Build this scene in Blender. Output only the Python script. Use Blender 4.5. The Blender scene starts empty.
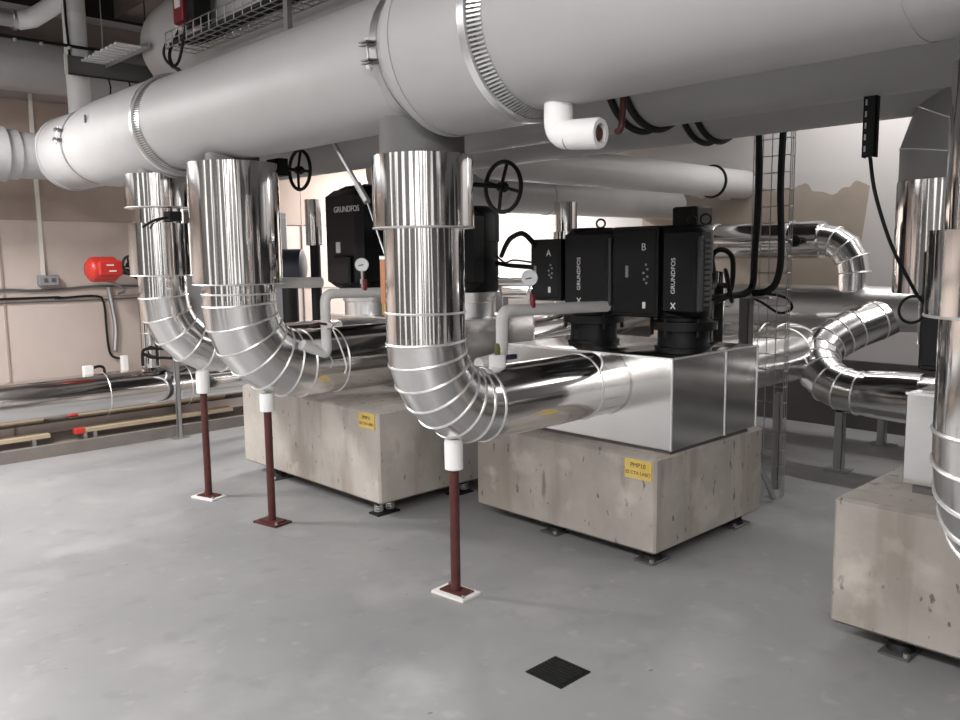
import bpy, math, random
from mathutils import Vector, Matrix
from math import sin, cos, pi, radians
random.seed(4)
S = bpy.context.scene
COL = S.collection

# ------------------------------------------------------------------ camera
YAW, PITCH, ROLL = radians(46.2), radians(7.1), radians(0.7)
d0 = Vector((cos(YAW), sin(YAW), 0)); r0 = Vector((sin(YAW), -cos(YAW), 0)); up = Vector((0, 0, 1))
fw = d0*cos(PITCH) - up*sin(PITCH); u0 = up*cos(PITCH) + d0*sin(PITCH)
cr = r0*cos(ROLL) - u0*sin(ROLL); cu = r0*sin(ROLL) + u0*cos(ROLL)
cam = bpy.data.cameras.new('camera'); camo = bpy.data.objects.new('camera', cam); COL.objects.link(camo)
m = Matrix.Identity(4)
for i, v in enumerate((cr, cu, -fw)):
    for j in range(3): m[j][i] = v[j]
m.translation = (0, 0, 1.6)
camo.matrix_world = m
cam.sensor_width = 36; cam.lens = 835/960*36; cam.clip_start = 0.02; cam.clip_end = 100
S.camera = camo
# ------------------------------------------------------------------ world, exposure, lamps
w = bpy.data.worlds.new('world'); S.world = w; w.use_nodes = True
w.node_tree.nodes['Background'].inputs[0].default_value = (0.9, 0.92, 1, 1)
w.node_tree.nodes['Background'].inputs[1].default_value = 0.02
S.view_settings.view_transform = 'Standard'; S.view_settings.look = 'None'
S.view_settings.exposure = 0.40; S.view_settings.gamma = 1.0
S.view_settings.use_curve_mapping = False

def lamp(name, loc, size, power, rot=(0, 0, 0), col=(1, 0.985, 0.975)):
    l = bpy.data.lights.new(name, 'AREA'); l.shape = 'RECTANGLE'; l.size, l.size_y = size
    l.energy = power; l.color = col
    o = bpy.data.objects.new(name, l); o.location = loc; o.rotation_euler = rot; COL.objects.link(o)
    return o
# fluorescent tubes of the plant room (housings are above the frame), plus added lamps marked below
lamp('area_lamp', (0.75, 6.55, 2.8), (0.2, 0.9), 120)
lamp('area_lamp', (-1.6, 5.6, 3.5), (0.55, 2.4), 100)  # added lamp, evens the light on the left wall and big main
lamp('area_lamp', (-1.2, 2.6, 3.65), (0.55, 2.4), 115)
lamp('area_lamp', (-1.3, -0.6, 3.5), (0.55, 2.4), 190)
lamp('area_lamp', (-2.1, -2.0, 3.5), (0.3, 1.6), 70, rot=(0, 0, radians(-45)))  # added lamp, lights the unseen pillars mirrored in the pipes
lamp('area_lamp', (6.2, 7.05, 2.72), (2.0, 0.16), 150)
lamp('area_lamp', (6.9, 2.4, 3.4), (0.16, 2.4), 34, rot=(0, radians(-25), 0))
lamp('area_lamp', (6.7, 0.6, 3.2), (0.12, 0.6), 30)

# ------------------------------------------------------------------ materials
def mat(name, col, rough=0.5, metal=0.0, emit=None, spec=None):
    m = bpy.data.materials.new(name); m.use_nodes = True
    b = m.node_tree.nodes['Principled BSDF']
    b.inputs['Base Color'].default_value = (*col, 1); b.inputs['Roughness'].default_value = rough
    b.inputs['Metallic'].default_value = metal
    if spec is not None: b.inputs['Specular IOR Level'].default_value = spec
    if emit: b.inputs['Emission Color'].default_value = (*emit[0], 1); b.inputs['Emission Strength'].default_value = emit[1]
    return m
def noise_mat(name, c0, c1, rough, scale, metal=0.0, detail=6, stretch=(1, 1, 1), lo=.35, hi=.65, bump=0.0, bscale=None, extra=None):
    m = mat(name, c0, rough, metal); nt = m.node_tree; N = nt.nodes; L = nt.links; b = N['Principled BSDF']
    tc = N.new('ShaderNodeTexCoord'); mp = N.new('ShaderNodeMapping'); mp.inputs['Scale'].default_value = stretch
    L.new(tc.outputs['Object'], mp.inputs['Vector'])
    n = N.new('ShaderNodeTexNoise'); n.inputs['Scale'].default_value = scale; n.inputs['Detail'].default_value = detail
    n.inputs['Roughness'].default_value = .6
    L.new(mp.outputs[0], n.inputs['Vector'])
    r = N.new('ShaderNodeValToRGB'); r.color_ramp.elements[0].position = lo; r.color_ramp.elements[1].position = hi
    r.color_ramp.elements[0].color = (*c0, 1); r.color_ramp.elements[1].color = (*c1, 1)
    L.new(n.outputs['Fac'], r.inputs['Fac']); out = r.outputs['Color']
    for (sc, st, pos, wid, c, amt) in (extra or []):      # further stains of another colour
        mp2 = N.new('ShaderNodeMapping'); mp2.inputs['Scale'].default_value = st; mp2.inputs['Location'].default_value = (sc, sc*.7, 2)
        L.new(tc.outputs['Object'], mp2.inputs['Vector'])
        n2 = N.new('ShaderNodeTexNoise'); n2.inputs['Scale'].default_value = sc; n2.inputs['Detail'].default_value = 5
        L.new(mp2.outputs[0], n2.inputs['Vector'])
        r2 = N.new('ShaderNodeValToRGB'); r2.color_ramp.elements[0].position = pos; r2.color_ramp.elements[1].position = pos+wid
        r2.color_ramp.elements[0].color = (0, 0, 0, 1); r2.color_ramp.elements[1].color = (amt, amt, amt, 1)
        L.new(n2.outputs['Fac'], r2.inputs['Fac'])
        mx = N.new('ShaderNodeMix'); mx.data_type = 'RGBA'
        L.new(r2.outputs['Color'], mx.inputs[0]); L.new(out, mx.inputs[6]); mx.inputs[7].default_value = (*c, 1); out = mx.outputs[2]
    L.new(out, b.inputs['Base Color'])
    if bump:
        bn = N.new('ShaderNodeTexNoise'); bn.inputs['Scale'].default_value = bscale or scale; bn.inputs['Detail'].default_value = 3
        L.new(mp.outputs[0], bn.inputs['Vector'])
        bp = N.new('ShaderNodeBump'); bp.inputs['Strength'].default_value = bump; bp.inputs['Distance'].default_value = .01
        L.new(bn.outputs['Fac'], bp.inputs['Height']); L.new(bp.outputs[0], b.inputs['Normal'])
    return m
def clad(name, stretch, bump=.35, rough=.13):
    return noise_mat(name, (.72, .71, .70), (.80, .79, .78), rough, 3.0, metal=1.0, stretch=stretch, bump=bump, bscale=3.2, detail=2)
M = {}
M['clad_z'] = clad('sheet_metal_cladding_upright', (2.7, 2.7, .09), .6, .09)
M['clad_x'] = clad('sheet_metal_cladding_run', (.15, 1.6, 1.6), .22)
M['clad_y'] = clad('sheet_metal_cladding_cross', (1.6, .15, 1.6), .25)
M['clad_dull'] = clad('sheet_metal_dull', (1.6, .15, 1.6), .2, .38)
M['clad_gore'] = clad('sheet_metal_gore', (.9, .9, .9), .15, .2)
M['box_metal'] = clad('sheet_metal_box', (.5, .5, .5), .10, .14)
M['bead'] = mat('bright_bead', (.92, .91, .90), .34, .85)
M['steel'] = mat('galvanised_steel', (.50, .50, .50), .4, .9)
M['darksteel'] = mat('dark_steel', (.20, .20, .20), .45, .8)
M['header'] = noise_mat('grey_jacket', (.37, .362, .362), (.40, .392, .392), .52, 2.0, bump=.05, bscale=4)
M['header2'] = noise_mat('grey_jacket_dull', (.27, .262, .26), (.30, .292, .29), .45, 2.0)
M['palejacket'] = noise_mat('pale_jacket', (.50, .485, .475), (.54, .525, .515), .4, 2)
M['alu'] = mat('aluminium_strip', (.82, .82, .82), .28, .9)
M['whitepipe'] = noise_mat('white_lagging', (.74, .735, .73), (.82, .81, .80), .5, 6)
M['greylag'] = noise_mat('pale_grey_lagging', (.60, .59, .58), (.66, .65, .64), .5, 6)
M['rust'] = noise_mat('red_oxide', (.055, .012, .011), (.085, .02, .018), .5, 14)
M['redplast'] = mat('red_plastic', (.20, .02, .028), .4)
M['redact'] = mat('red_enamel', (.52, .035, .025), .35)
M['black'] = mat('black_enamel', (.004, .004, .0045), .45, spec=.3)
M['blackmatt'] = mat('black_cast_iron', (.007, .007, .007), .6, spec=.3)
M['rubber'] = mat('black_rubber', (.007, .007, .007), .6, spec=.3)
M['white'] = mat('white_print', (.8, .8, .8), .6)
M['dial'] = mat('dial_face', (.7, .72, .73), .4)
M['yellow'] = noise_mat('yellow_sign', (.62, .44, .10), (.70, .52, .16), .55, 12)
M['ink'] = mat('brown_ink', (.10, .05, .01), .6)
M['copper'] = mat('copper_case', (.42, .19, .10), .4, .5)
M['brass'] = mat('brass', (.55, .36, .14), .35, .9)
M['green'] = mat('green_plastic', (.10, .11, .02), .4)
M['blue'] = mat('blue_plastic', (.012, .016, .035), .4)
M['wood'] = noise_mat('pale_timber', (.36, .28, .19), (.46, .37, .26), .6, 5, stretch=(.4, 3, 3))
M['pale'] = mat('pale_plastic', (.72, .70, .68), .5)
M['conduit'] = mat('ivory_conduit', (.70, .66, .61), .5)
M['greybox'] = mat('grey_plastic', (.24, .24, .25), .5)
M['floor'] = noise_mat('grey_painted_floor', (.225, .227, .23), (.275, .273, .273), .40, 1.3, lo=.32, hi=.68, bump=.04, bscale=3,
    extra=[(2.3, (1, 1, 1), .56, .15, (.315, .31, .31), .8), (6, (1, 1, 1), .58, .12, (.20, .20, .205), .55), (9, (1, 1, 1), .62, .1, (.36, .345, .345), .45), (.62, (1, 1, 1), .62, .1, (.27, .235, .19), .4), (16, (1, 1, 1), .74, .02, (.08, .08, .08), .7)])
def concrete(name, a, b):
    return noise_mat(name, a, b, .75, 3.2, lo=.3, hi=.7, bump=.25, bscale=18,
        extra=[(1.6, (1, 1, .5), .50, .16, (.22, .185, .155), .6), (6, (1, 1, .12), .56, .12, (.24, .20, .17), .55), (9, (1, 1, .35), .65, .08, (.17, .135, .11), .35), (24, (1, 1, .45), .66, .04, (.08, .065, .055), .75), (4, (1, 1, 1), .57, .12, (.54, .49, .44), .6), (11, (1, 1, .2), .68, .05, (.10, .085, .07), .6)])
M['concrete'] = concrete('cast_concrete', (.38, .345, .31), (.48, .44, .40))
M['concrete_rough'] = concrete('pitted_concrete', (.33, .30, .27), (.43, .39, .35))
M['wall'] = noise_mat('beige_render', (.47, .39, .35), (.54, .455, .41), .85, 1.3, lo=.3, hi=.7, bump=.06, bscale=14,
    extra=[(.8, (1, 1, 1), .58, .12, (.36, .29, .24), .5)])
M['wallbrown'] = noise_mat('brown_render', (.30, .235, .20), (.37, .295, .25), .85, 2, lo=.3, hi=.7)
M['ceiling'] = noise_mat('dark_soffit', (.02, .018, .017), (.035, .03, .028), .9, 2)
M['beam'] = noise_mat('brown_beam', (.22, .18, .155), (.27, .22, .19), .85, 2)
M['greywall'] = noise_mat('grey_render', (.07, .067, .064), (.10, .096, .092), .85, 2)
M['kerb'] = noise_mat('shaded_kerb', (.15, .13, .115), (.20, .175, .155), .8, 3)  # darkened to stand for the low pipe's shade on the kerb
M['neckshade'] = mat('shaded_neck_lagging', (.10, .097, .095), .6)  # dark tone stands for shade on the necks under the main
M['baseshade'] = noise_mat('wall_base_shade', (.05, .046, .043), (.07, .065, .06), .7, 3)
M['streakwhite'] = mat('streak_white', (.85, .84, .83), .6)
M['palewall'] = noise_mat('pale_render', (.62, .60, .58), (.70, .68, .66), .8, 2)
M['panelglow'] = mat('glowing_panel', (.9, .9, .9), .5, emit=((1, .98, .96), 3.0))

# ------------------------------------------------------------------ mesh helpers
class MB:
    def __init__(s): s.v = []; s.f = []
    def add(s, vs, fs):
        o = len(s.v); s.v += [Vector(x) for x in vs]; s.f += [tuple(i+o for i in f) for f in fs]; return s
    def box(s, lo, hi, R=None, c=None, bev=0):
        x0, y0, z0 = lo; x1, y1, z1 = hi
        vs = [Vector(p) for p in ((x0,y0,z0),(x1,y0,z0),(x1,y1,z0),(x0,y1,z0),(x0,y0,z1),(x1,y0,z1),(x1,y1,z1),(x0,y1,z1))]
        if R is not None:
            c = Vector(c) if c is not None else (vs[0]+vs[6])/2
            vs = [c + R @ (v-c) for v in vs]
        return s.add(vs, [(0,3,2,1),(4,5,6,7),(0,1,5,4),(1,2,6,5),(2,3,7,6),(3,0,4,7)])
    def rbox(s, lo, hi, b=.01):                        # box with chamfered upright edges and top/bottom chamfer
        x0, y0, z0 = lo; x1, y1, z1 = hi
        def ring(i, z):
            return [(x0+i+b,y0+i,z),(x1-i-b,y0+i,z),(x1-i,y0+i+b,z),(x1-i,y1-i-b,z),(x1-i-b,y1-i,z),(x0+i+b,y1-i,z),(x0+i,y1-i-b,z),(x0+i,y0+i+b,z)]
        vs = ring(b, z0)+ring(0, z0+b)+ring(0, z1-b)+ring(b, z1)
        fs = [tuple(range(7,-1,-1)), tuple(range(24,32))]
        for k in range(3):
            for i in range(8): fs.append((k*8+i, k*8+(i+1)%8, k*8+8+(i+1)%8, k*8+8+i))
        return s.add(vs, fs)
    def frame(s, d):
        d = Vector(d).normalized(); a = Vector((0,0,1)) if abs(d.z) < .9 else Vector((1,0,0))
        u = a.cross(d).normalized(); return u, d.cross(u)
    def lathe(s, p, d, prof, n=40, cap=True, a0=0, a1=2*pi):   # prof: (distance along d, radius)
        p = Vector(p); d = Vector(d).normalized(); u, v = s.frame(d); vs = []; fs = []
        for (t, r) in prof:
            for i in range(n):
                a = a0+(a1-a0)*i/n; vs.append(p + d*t + (u*cos(a)+v*sin(a))*r)
        for k in range(len(prof)-1):
            for i in range(n): fs.append((k*n+i, k*n+(i+1)%n, (k+1)*n+(i+1)%n, (k+1)*n+i))
        if cap:
            if prof[0][1] > 1e-6: fs.append(tuple(range(n-1, -1, -1)))
            if prof[-1][1] > 1e-6: fs.append(tuple(range((len(prof)-1)*n, len(prof)*n)))
        return s.add(vs, fs)
    def cyl(s, p0, p1, r, r1=None, n=40, cap=True):
        p0 = Vector(p0); p1 = Vector(p1); return s.lathe(p0, p1-p0, [(0, r), ((p1-p0).length, r if r1 is None else r1)], n, cap)
    def pipe_shell(s, p0, p1, r, th=.02, n=40):        # hollow end
        p0 = Vector(p0); p1 = Vector(p1); L = (p1-p0).length
        return s.lathe(p0, p1-p0, [(0, r-th), (0, r), (L, r), (L, r-th), (0, r-th)], n, False)
    def torus(s, c, d, R, r, n=48, k=8):
        c = Vector(c); d = Vector(d).normalized(); u, v = s.frame(d); vs = []; fs = []
        for i in range(n):
            a = 2*pi*i/n; e = u*cos(a)+v*sin(a)
            for j in range(k):
                b = 2*pi*j/k; vs.append(c + e*(R+r*cos(b)) + d*r*sin(b))
        for i in range(n):
            for j in range(k): fs.append((i*k+j, ((i+1)%n)*k+j, ((i+1)%n)*k+(j+1)%k, i*k+(j+1)%k))
        return s.add(vs, fs)
    def tube(s, pts, r, n=10, smooth=6):
        P = [Vector(p) for p in pts]
        if smooth and len(P) > 2:
            Q = []
            for i in range(len(P)-1):
                a = P[i-1] if i else P[0]*2-P[1]; b = P[i]; c = P[i+1]; e = P[i+2] if i+2 < len(P) else P[-1]*2-P[-2]
                for k in range(smooth):
                    t = k/smooth
                    Q.append(.5*((2*b)+(c-a)*t+(2*a-5*b+4*c-e)*t*t+(3*b-a-3*c+e)*t**3))
            P = Q+[P[-1]]
        vs = []; fs = []; u = None
        for i, p in enumerate(P):
            d = (P[min(i+1, len(P)-1)]-P[max(i-1, 0)]).normalized()
            if u is None: u, v = s.frame(d)
            else:
                u = (u-d*u.dot(d)).normalized(); v = d.cross(u)
            for k in range(n):
                a = 2*pi*k/n; vs.append(p+(u*cos(a)+v*sin(a))*r)
        for i in range(len(P)-1):
            for k in range(n): fs.append((i*n+k, i*n+(k+1)%n, (i+1)*n+(k+1)%n, (i+1)*n+k))
        fs.append(tuple(range(n-1, -1, -1))); fs.append(tuple(range((len(P)-1)*n, len(P)*n)))
        return s.add(vs, fs)
    def build(s, name, material, parent=None, sharp=38):
        me = bpy.data.meshes.new(name)
        off = origin(parent) if parent else Vector((0,0,0))
        me.from_pydata([v-off for v in s.v], [], s.f); me.update()
        import bmesh
        bm = bmesh.new(); bm.from_mesh(me); bmesh.ops.recalc_face_normals(bm, faces=bm.faces); bm.to_mesh(me); bm.free()
        me.materials.append(M[material] if isinstance(material, str) else material)
        me.shade_smooth(); me.set_sharp_from_angle(angle=radians(sharp))
        o = bpy.data.objects.new(name, me); COL.objects.link(o)
        if parent: o.parent = parent
        return o
def origin(o):
    v = Vector((0,0,0))
    while o is not None: v = v+o.location; o = o.parent
    return v
def tag(o, label=None, cat=None, group=None, kind=None):
    if label: o['label'] = label
    if cat: o['category'] = cat
    if group: o['group'] = group
    if kind: o['kind'] = kind
    return o
def thing(name, label, cat, loc=(0,0,0), group=None):
    o = bpy.data.objects.new(name, None); o.empty_display_size = .1; COL.objects.link(o); o.location = loc
    return tag(o, label, cat, group)
def struct(name, mb, material):
    return tag(mb.build(name, material), kind='structure')
def copy_tree(o, parent=None):
    c = o.copy(); COL.objects.link(c)
    if parent: c.parent = parent
    for ch in list(o.children): copy_tree(ch, c)
    return c
def text(body, size, c, right, upv, material, parent, name='lettering', ext=.0008, align='CENTER'):
    cu_ = bpy.data.curves.new('t', 'FONT'); cu_.body = body; cu_.size = size; cu_.align_x = align; cu_.align_y = 'CENTER'; cu_.extrude = ext
    o = bpy.data.objects.new('t', cu_); COL.objects.link(o)
    bpy.context.view_layer.update()
    me = bpy.data.meshes.new_from_object(o.evaluated_get(bpy.context.evaluated_depsgraph_get()))
    bpy.data.objects.remove(o); bpy.data.curves.remove(cu_)
    r = Vector(right).normalized(); u = Vector(upv).normalized(); nrm = r.cross(u); c = Vector(c); off = origin(parent) if parent else Vector((0,0,0))
    for v in me.vertices:
        v.co = c + r*v.co.x + u*v.co.y + nrm*v.co.z - off
    me.name = name; me.materials.clear(); me.materials.append(M[material])
    ob = bpy.data.objects.new(name, me); COL.objects.link(ob)
    if parent: ob.parent = parent
    return ob

def mitre_path(pts, r, parent, pname, material, bead=.006, beads=True, n=44, first=True, last=True, sleeve=0):
    """sheet-metal tube of straight gores mitred at each point; one mesh, plus one bead ring for each joint"""
    P = [Vector(p) for p in pts]; mb = MB(); rings = []
    nv0 = None
    for i, p in enumerate(P):
        d1 = (P[i]-P[i-1]).normalized() if i else (P[1]-P[0]).normalized()
        d2 = (P[i+1]-P[i]).normalized() if i+1 < len(P) else d1
        nrm = (d1+d2).normalized()
        if i == 0:
            u, v = mb.frame(d1); rings.append([p+(u*cos(2*pi*k/n)+v*sin(2*pi*k/n))*r for k in range(n)])
        else:
            rings.append([q + d1*((p-q).dot(nrm)/d1.dot(nrm)) for q in rings[-1]])
    for i in range(len(P)-1):
        mb.add(rings[i]+rings[i+1], [(k, (k+1)%n, n+(k+1)%n, n+k) for k in range(n)])
    mb.add(rings[0], [tuple(range(n-1,-1,-1))]); mb.add(rings[-1], [tuple(range(n))])
    o = mb.build(pname, material, parent)
    if beads:
        for i in range(len(P)):
            if (i == 0 and not first) or (i == len(P)-1 and not last): continue
            b = MB(); R = rings[i]; c = P[i]; vs = []; fs = []
            d = (rings[i+1][0]-R[0]).normalized() if i+1 < len(P) else (R[0]-rings[i-1][0]).normalized()
            for q in R:
                e = (q-c).normalized()
                for j in range(6):
                    a = 2*pi*j/6; vs.append(q+e*bead*cos(a)+d*bead*sin(a))
            for k in range(n):
                for j in range(6): fs.append((k*6+j, ((k+1)%n)*6+j, ((k+1)%n)*6+(j+1)%6, k*6+(j+1)%6))
            b.add(vs, fs); b.build('seam_ring', 'bead', parent)
    return o
def elbow_pts(c, a, b, R, n):          # from start direction: centre c, unit vectors; point = c - b'*... quarter turn
    c = Vector(c); a = Vector(a); b = Vector(b)
    q = [c + a*R*cos(t) + b*R*sin(t) for t in [pi/2*i/n for i in range(n+1)]]
    return [q[0]-b*.025]+q+[q[-1]-a*.025]

# ------------------------------------------------------------------ room shell
X0, X1, Y0, Y1, ZC = -3.0, 7.65, -3.0, 7.85, 3.95
struct('floor', MB().box((X0-.2, Y0-.2, -.2), (X1+.2, Y1+.2, 0)), 'floor')
struct('ceiling', MB().box((X0-.2, Y0-.2, ZC), (X1+.2, Y1+.2, ZC+.2)), 'ceiling')
wl = MB().box((X0-.2, Y1, 0), (X1+.2, Y1+.2, ZC)); struct('wall_left', wl, 'wall')
struct('wall_front', MB().box((X0-.2, Y0-.2, 0), (X0, Y1, ZC)), 'greywall')
struct('wall_right', MB().box((X0, Y0-.2, 0), (X1, Y0, ZC)), 'greywall')
for k, (x, y) in enumerate([(X0, -2.2), (X0, -.9), (X0, .5), (X0, 2.0), (X0, 3.6), (X0, 5.3)]):  # unseen white pillars added on darkened walls, for streaks in pipe reflections
    struct('streak_pillar', MB().box((x, y-.2, 0), (x+.18, y+.2, ZC)), 'streakwhite')
for x in (-2.2, -.9, .6, 2.2, 4.0, 6.0):
    struct('streak_pillar', MB().box((x-.2, Y0, 0), (x+.2, Y0+.18, ZC)), 'streakwhite')
# back wall: bare tan render below, ragged edge to pale paint above
mw = noise_mat('half_painted_render', (.27, .225, .185), (.33, .28, .235), .85, 2.2, lo=.3, hi=.7)
nt = mw.node_tree; N = nt.nodes; L = nt.links; b = N['Principled BSDF']; src = b.inputs['Base Color'].links[0].from_socket
tc = N.new('ShaderNodeTexCoord'); sp = N.new('ShaderNodeSeparateXYZ'); L.new(tc.outputs['Object'], sp.inputs[0])
nz = N.new('ShaderNodeTexNoise'); nz.inputs['Scale'].default_value = 3.5; L.new(tc.outputs['Object'], nz.inputs['Vector'])
def mth(op, a, c=None):
    q = N.new('ShaderNodeMath'); q.operation = op
    for i, x in enumerate((a, c)):
        if x is None: continue
        if isinstance(x, (int, float)): q.inputs[i].default_value = x
        else: L.new(x, q.inputs[i])
    return q.outputs[0]
hz = mth('GREATER_THAN', mth('ADD', sp.outputs['Z'], mth('MULTIPLY', nz.outputs['Fac'], .35)), 2.37)
hy = mth('LESS_THAN', mth('ADD', sp.outputs['Y'], mth('MULTIPLY', sp.outputs['Z'], .11)), 3.24)
hy2 = mth('GREATER_THAN', sp.outputs['Y'], 5.4)
mx = N.new('ShaderNodeMix'); mx.data_type = 'RGBA'
L.new(mth('MAXIMUM', mth('MAXIMUM', hz, hy), hy2), mx.inputs[0]); L.new(src, mx.inputs[6]); mx.inputs[7].default_value = (.47, .445, .435, 1)
L.new(mx.outputs[2], b.inputs['Base Color'])
struct('wall_back', MB().box((X1, Y0-.2, 0), (X1+.2, Y1, ZC)), mw)
struct('beam', MB().box((3.05, 5.2, 3.74), (3.45, Y1, ZC)), 'beam')
struct('trim_1', MB().box((X0, Y1-.03, 3.66), (X1, Y1, 3.71)), 'palewall')
struct('wall_panel', MB().box((X0, Y1-.012, 1.95), (X1, Y1, 2.95)), 'wallbrown')
jo = MB()
for x in (1.985, 3.4, 4.9): jo.box((x-.006, Y1-.016, 0), (x+.006, Y1, 2.95))
jo.box((X0, Y1-.004, 1.275), (X1, Y1, 1.283))
struct('trim_2', jo, 'wallbrown')
struct('trim_3', MB().box((X0, 7.3, 0), (X1, Y1, .1)), 'kerb')
struct('dark_void_panel', MB().box((X0, Y1-.014, 3.71), (X1, Y1, ZC)), 'ceiling')  # dark panel put in for the open void above the trim

struct('back_shade_band', MB().box((X1-.05, Y0, 0), (X1, Y1, .62)), 'baseshade')  # dark band put in for the shade on the lower back wall
wn = MB().box((X1-.03, 2.12, 2.28), (X1-.002, 2.66, 2.95)); wo = tag(wn.build('bright_panel', 'palewall'), kind='structure')  # glowing panel added for a bright spot of unknown origin
MB().box((X1-.034, 2.16, 2.32), (X1-.029, 2.62, 2.91)).build('glow_face', 'panelglow', wo)
# ------------------------------------------------------------------ concrete pump plinths
def plinth(label, lo, hi, m_, sign=None, boards=True):
    mb = MB().rbox(lo, hi, .012)
    o = tag(mb.build('concrete_plinth', m_), label, 'plinth', 'concrete pump plinths')
    return o
plinth('pitted concrete plinth under the steel box of pumps A and B', (3.47, 2.35, .072), (4.57, 3.66, .575), 'concrete_rough')
plinth('smooth beige concrete plinth behind the middle red stand, wider and taller than its neighbour', (3.0, 4.03, .085), (4.6, 5.72, .665), 'concrete')
plinth('stained concrete plinth cut off by the right edge of the picture', (3.31, -.10, .085), (4.45, 1.385, .613), 'concrete_rough')

def sign(label, x, yc, zc, w_, h_, l1, l2, tilt=0.0):
    mb = MB(); R = Matrix.Rotation(tilt, 3, 'X'); c = Vector((x-.004, yc, zc))
    mb.box((x-.006, yc-w_/2, zc-h_/2), (x, yc+w_/2, zc+h_/2), R, c)
    o = tag(mb.build('name_sign', 'yellow'), label, 'sign', 'yellow plinth signs')
    rt = R @ Vector((0, -1, 0)); u = R @ Vector((0, 0, 1)); 
    text(l1, h_*.34, c+u*h_*.2+Vector((-.0025, 0, 0)), rt, u, 'ink', o)
    text(l2, h_*.255, c-u*h_*.2+Vector((-.0025, 0, 0)), rt, u, 'ink', o)
sign('yellow sign on the pitted plinth below pumps A and B', 3.47, 2.455, .505, .165, .10, 'PMP10', 'ES CTA LABO', .0)
sign('yellow sign on the smooth plinth beside the middle red stand', 3.0, 4.14, .60, .16, .095, 'PMP11', 'ES CTA LABO', .0)

# ------------------------------------------------------------------ anti-vibration mounts under the plinths
def spring_mount(label, x, y):
    t = thing('spring_mount', label, 'vibration mount', (x, y, 0), 'vibration mounts under the plinths')
    MB().rbox((x-.09, y-.05, 0), (x+.09, y+.05, .012), .003).build('base_plate', 'blackmatt', t)
    for s in (-.045, .045):
        mb = MB(); mb.tube([(x+s+.028*cos(a*.7), y+.028*sin(a*.7), .016+.00122*a) for a in range(0, 46)], .0034, 6, 0)
        mb.build('coil_spring', 'alu', t)
    MB().rbox((x-.09, y-.05, .073), (x+.09, y+.05, .085), .003).build('top_plate', 'blackmatt', t)
    return t
def rubber_mount(label, x, y, ht=.072):
    t = thing('rubber_mount', label, 'vibration mount', (x, y, 0), 'vibration mounts under the plinths')
    MB().rbox((x-.085, y-.06, 0), (x+.085, y+.06, .014), .004).build('base_plate', 'darksteel', t)
    MB().lathe((x, y, .012), (0,0,1), [(0,.055),(.02,.05),(.03,.042),(.044,.05),(.05,.05)], 20).build('rubber_body', 'rubber', t)
    MB().rbox((x-.06, y-.05, .06), (x+.06, y+.05, ht), .003).build('top_plate', 'blackmatt', t)
    MB().cyl((x-.07, y-.045, .014), (x-.07, y-.045, .03), .012, n=6).build('bolt', 'steel', t)
spring_mount('twin spring mount under the near corner of the smooth plinth', 3.10, 4.12)
spring_mount('spring mount under the smooth plinth, right of the front red stand', 3.72, 4.10)
rubber_mount('rubber mount under the smooth plinth, beside the middle red stand', 3.08, 5.35, .085)
rubber_mount('rubber mount under the nearest corner of the pitted plinth', 3.58, 2.44)
rubber_mount('rubber mount under the right rear corner of the pitted plinth', 4.40, 2.43)
rubber_mount('rubber mount under the left front edge of the pitted plinth', 3.58, 3.1)
rubber_mount('rubber mount under the plinth at the right edge of the picture', 3.42, 1.14, .085)

# ------------------------------------------------------------------ big overhead grey mains
def toothed_collar(y, R, r, parent, x, z):
    mb = MB(); n = 130                                   # flat bright flange facing the camera end plus fingers lying on the pipe
    mb.lathe((x, y, z), (0,-1,0), [(-.030, R+.001), (-.030, R+.005), (.004, R+.005), (.004, R-.008), (-.006, R-.008)], 64, False)
    mb.build('collar', 'alu', parent)
    f = MB()
    for i in range(n):
        a0 = 2*pi*i/n; a1 = a0+2*pi/n*.45
        def q(a, rr, yy): return (x+rr*cos(a), yy, z+rr*sin(a))
        f.add([q(a0, R-.01, y-.003), q(a1, R-.01, y-.003), q(a1, r+.004, y-.055), q(a0, r+.004, y-.055),
               q(a0, R-.014, y-.001), q(a1, R-.014, y-.001), q(a1, r+.001, y-.055), q(a0, r+.001, y-.055)],
              [(0,1,2,3),(7,6,5,4),(0,4,5,1),(1,5,6,2),(2,6,7,3),(3,7,4,0)])
    f.build('collar_fingers', 'alu', parent, sharp=10)
def strap(x, z, y, r, parent, ang, material='steel', wd=.03):
    """band round a pipe along y with a bolted lug at angle ang (in the xz plane)"""
    MB().lathe((x, y-wd/2, z), (0,1,0), [(0, r-.002), (0, r+.005), (wd, r+.005), (wd, r-.002)], 64, False).build('strap', material, parent)
    e = Vector((cos(ang), 0, sin(ang))); t = Vector((-sin(ang), 0, cos(ang))); c = Vector((x, y, z))+e*r
    R = Matrix((( e.x,0,t.x),(0,1,0),(e.z,0,t.z)))
    for s in (-.028, .028):
        lug = MB()
        for k, wdt in ((0, .05), (.012*(1 if s > 0 else -1), .042)):
            p = c+t*(s+k); lug.box(p+Vector((-.003,-.024,-.003)), p+Vector((.05,.024,.003)), R, p)
        lug.build('strap_lug', 'darksteel', parent)
    MB().cyl(c+e*.028-t*.055, c+e*.028+t*.06, .006, n=8).build('bolt', 'alu', parent)
    MB().lathe(c+e*.028+t*.045, t, [(0,.013),(.014,.013),(.02,.007)], 8).build('bolt_head', 'alu', parent)
HX, HZ, HR = 2.35, 2.433, .28
h1 = thing('pipe_main', 'large pale grey jacketed main sweeping overhead across the top of the picture', 'pipe', (HX, 2, HZ), 'overhead mains')
MB().lathe((HX, -3, HZ), (0,1,0), [(0, .303),(5.14, .303),(5.14, HR),(10.03, HR),(10.06, HR*.97),(10.07, .2),(10.32, .2)], 72).build('jacket', 'header', h1)
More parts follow.
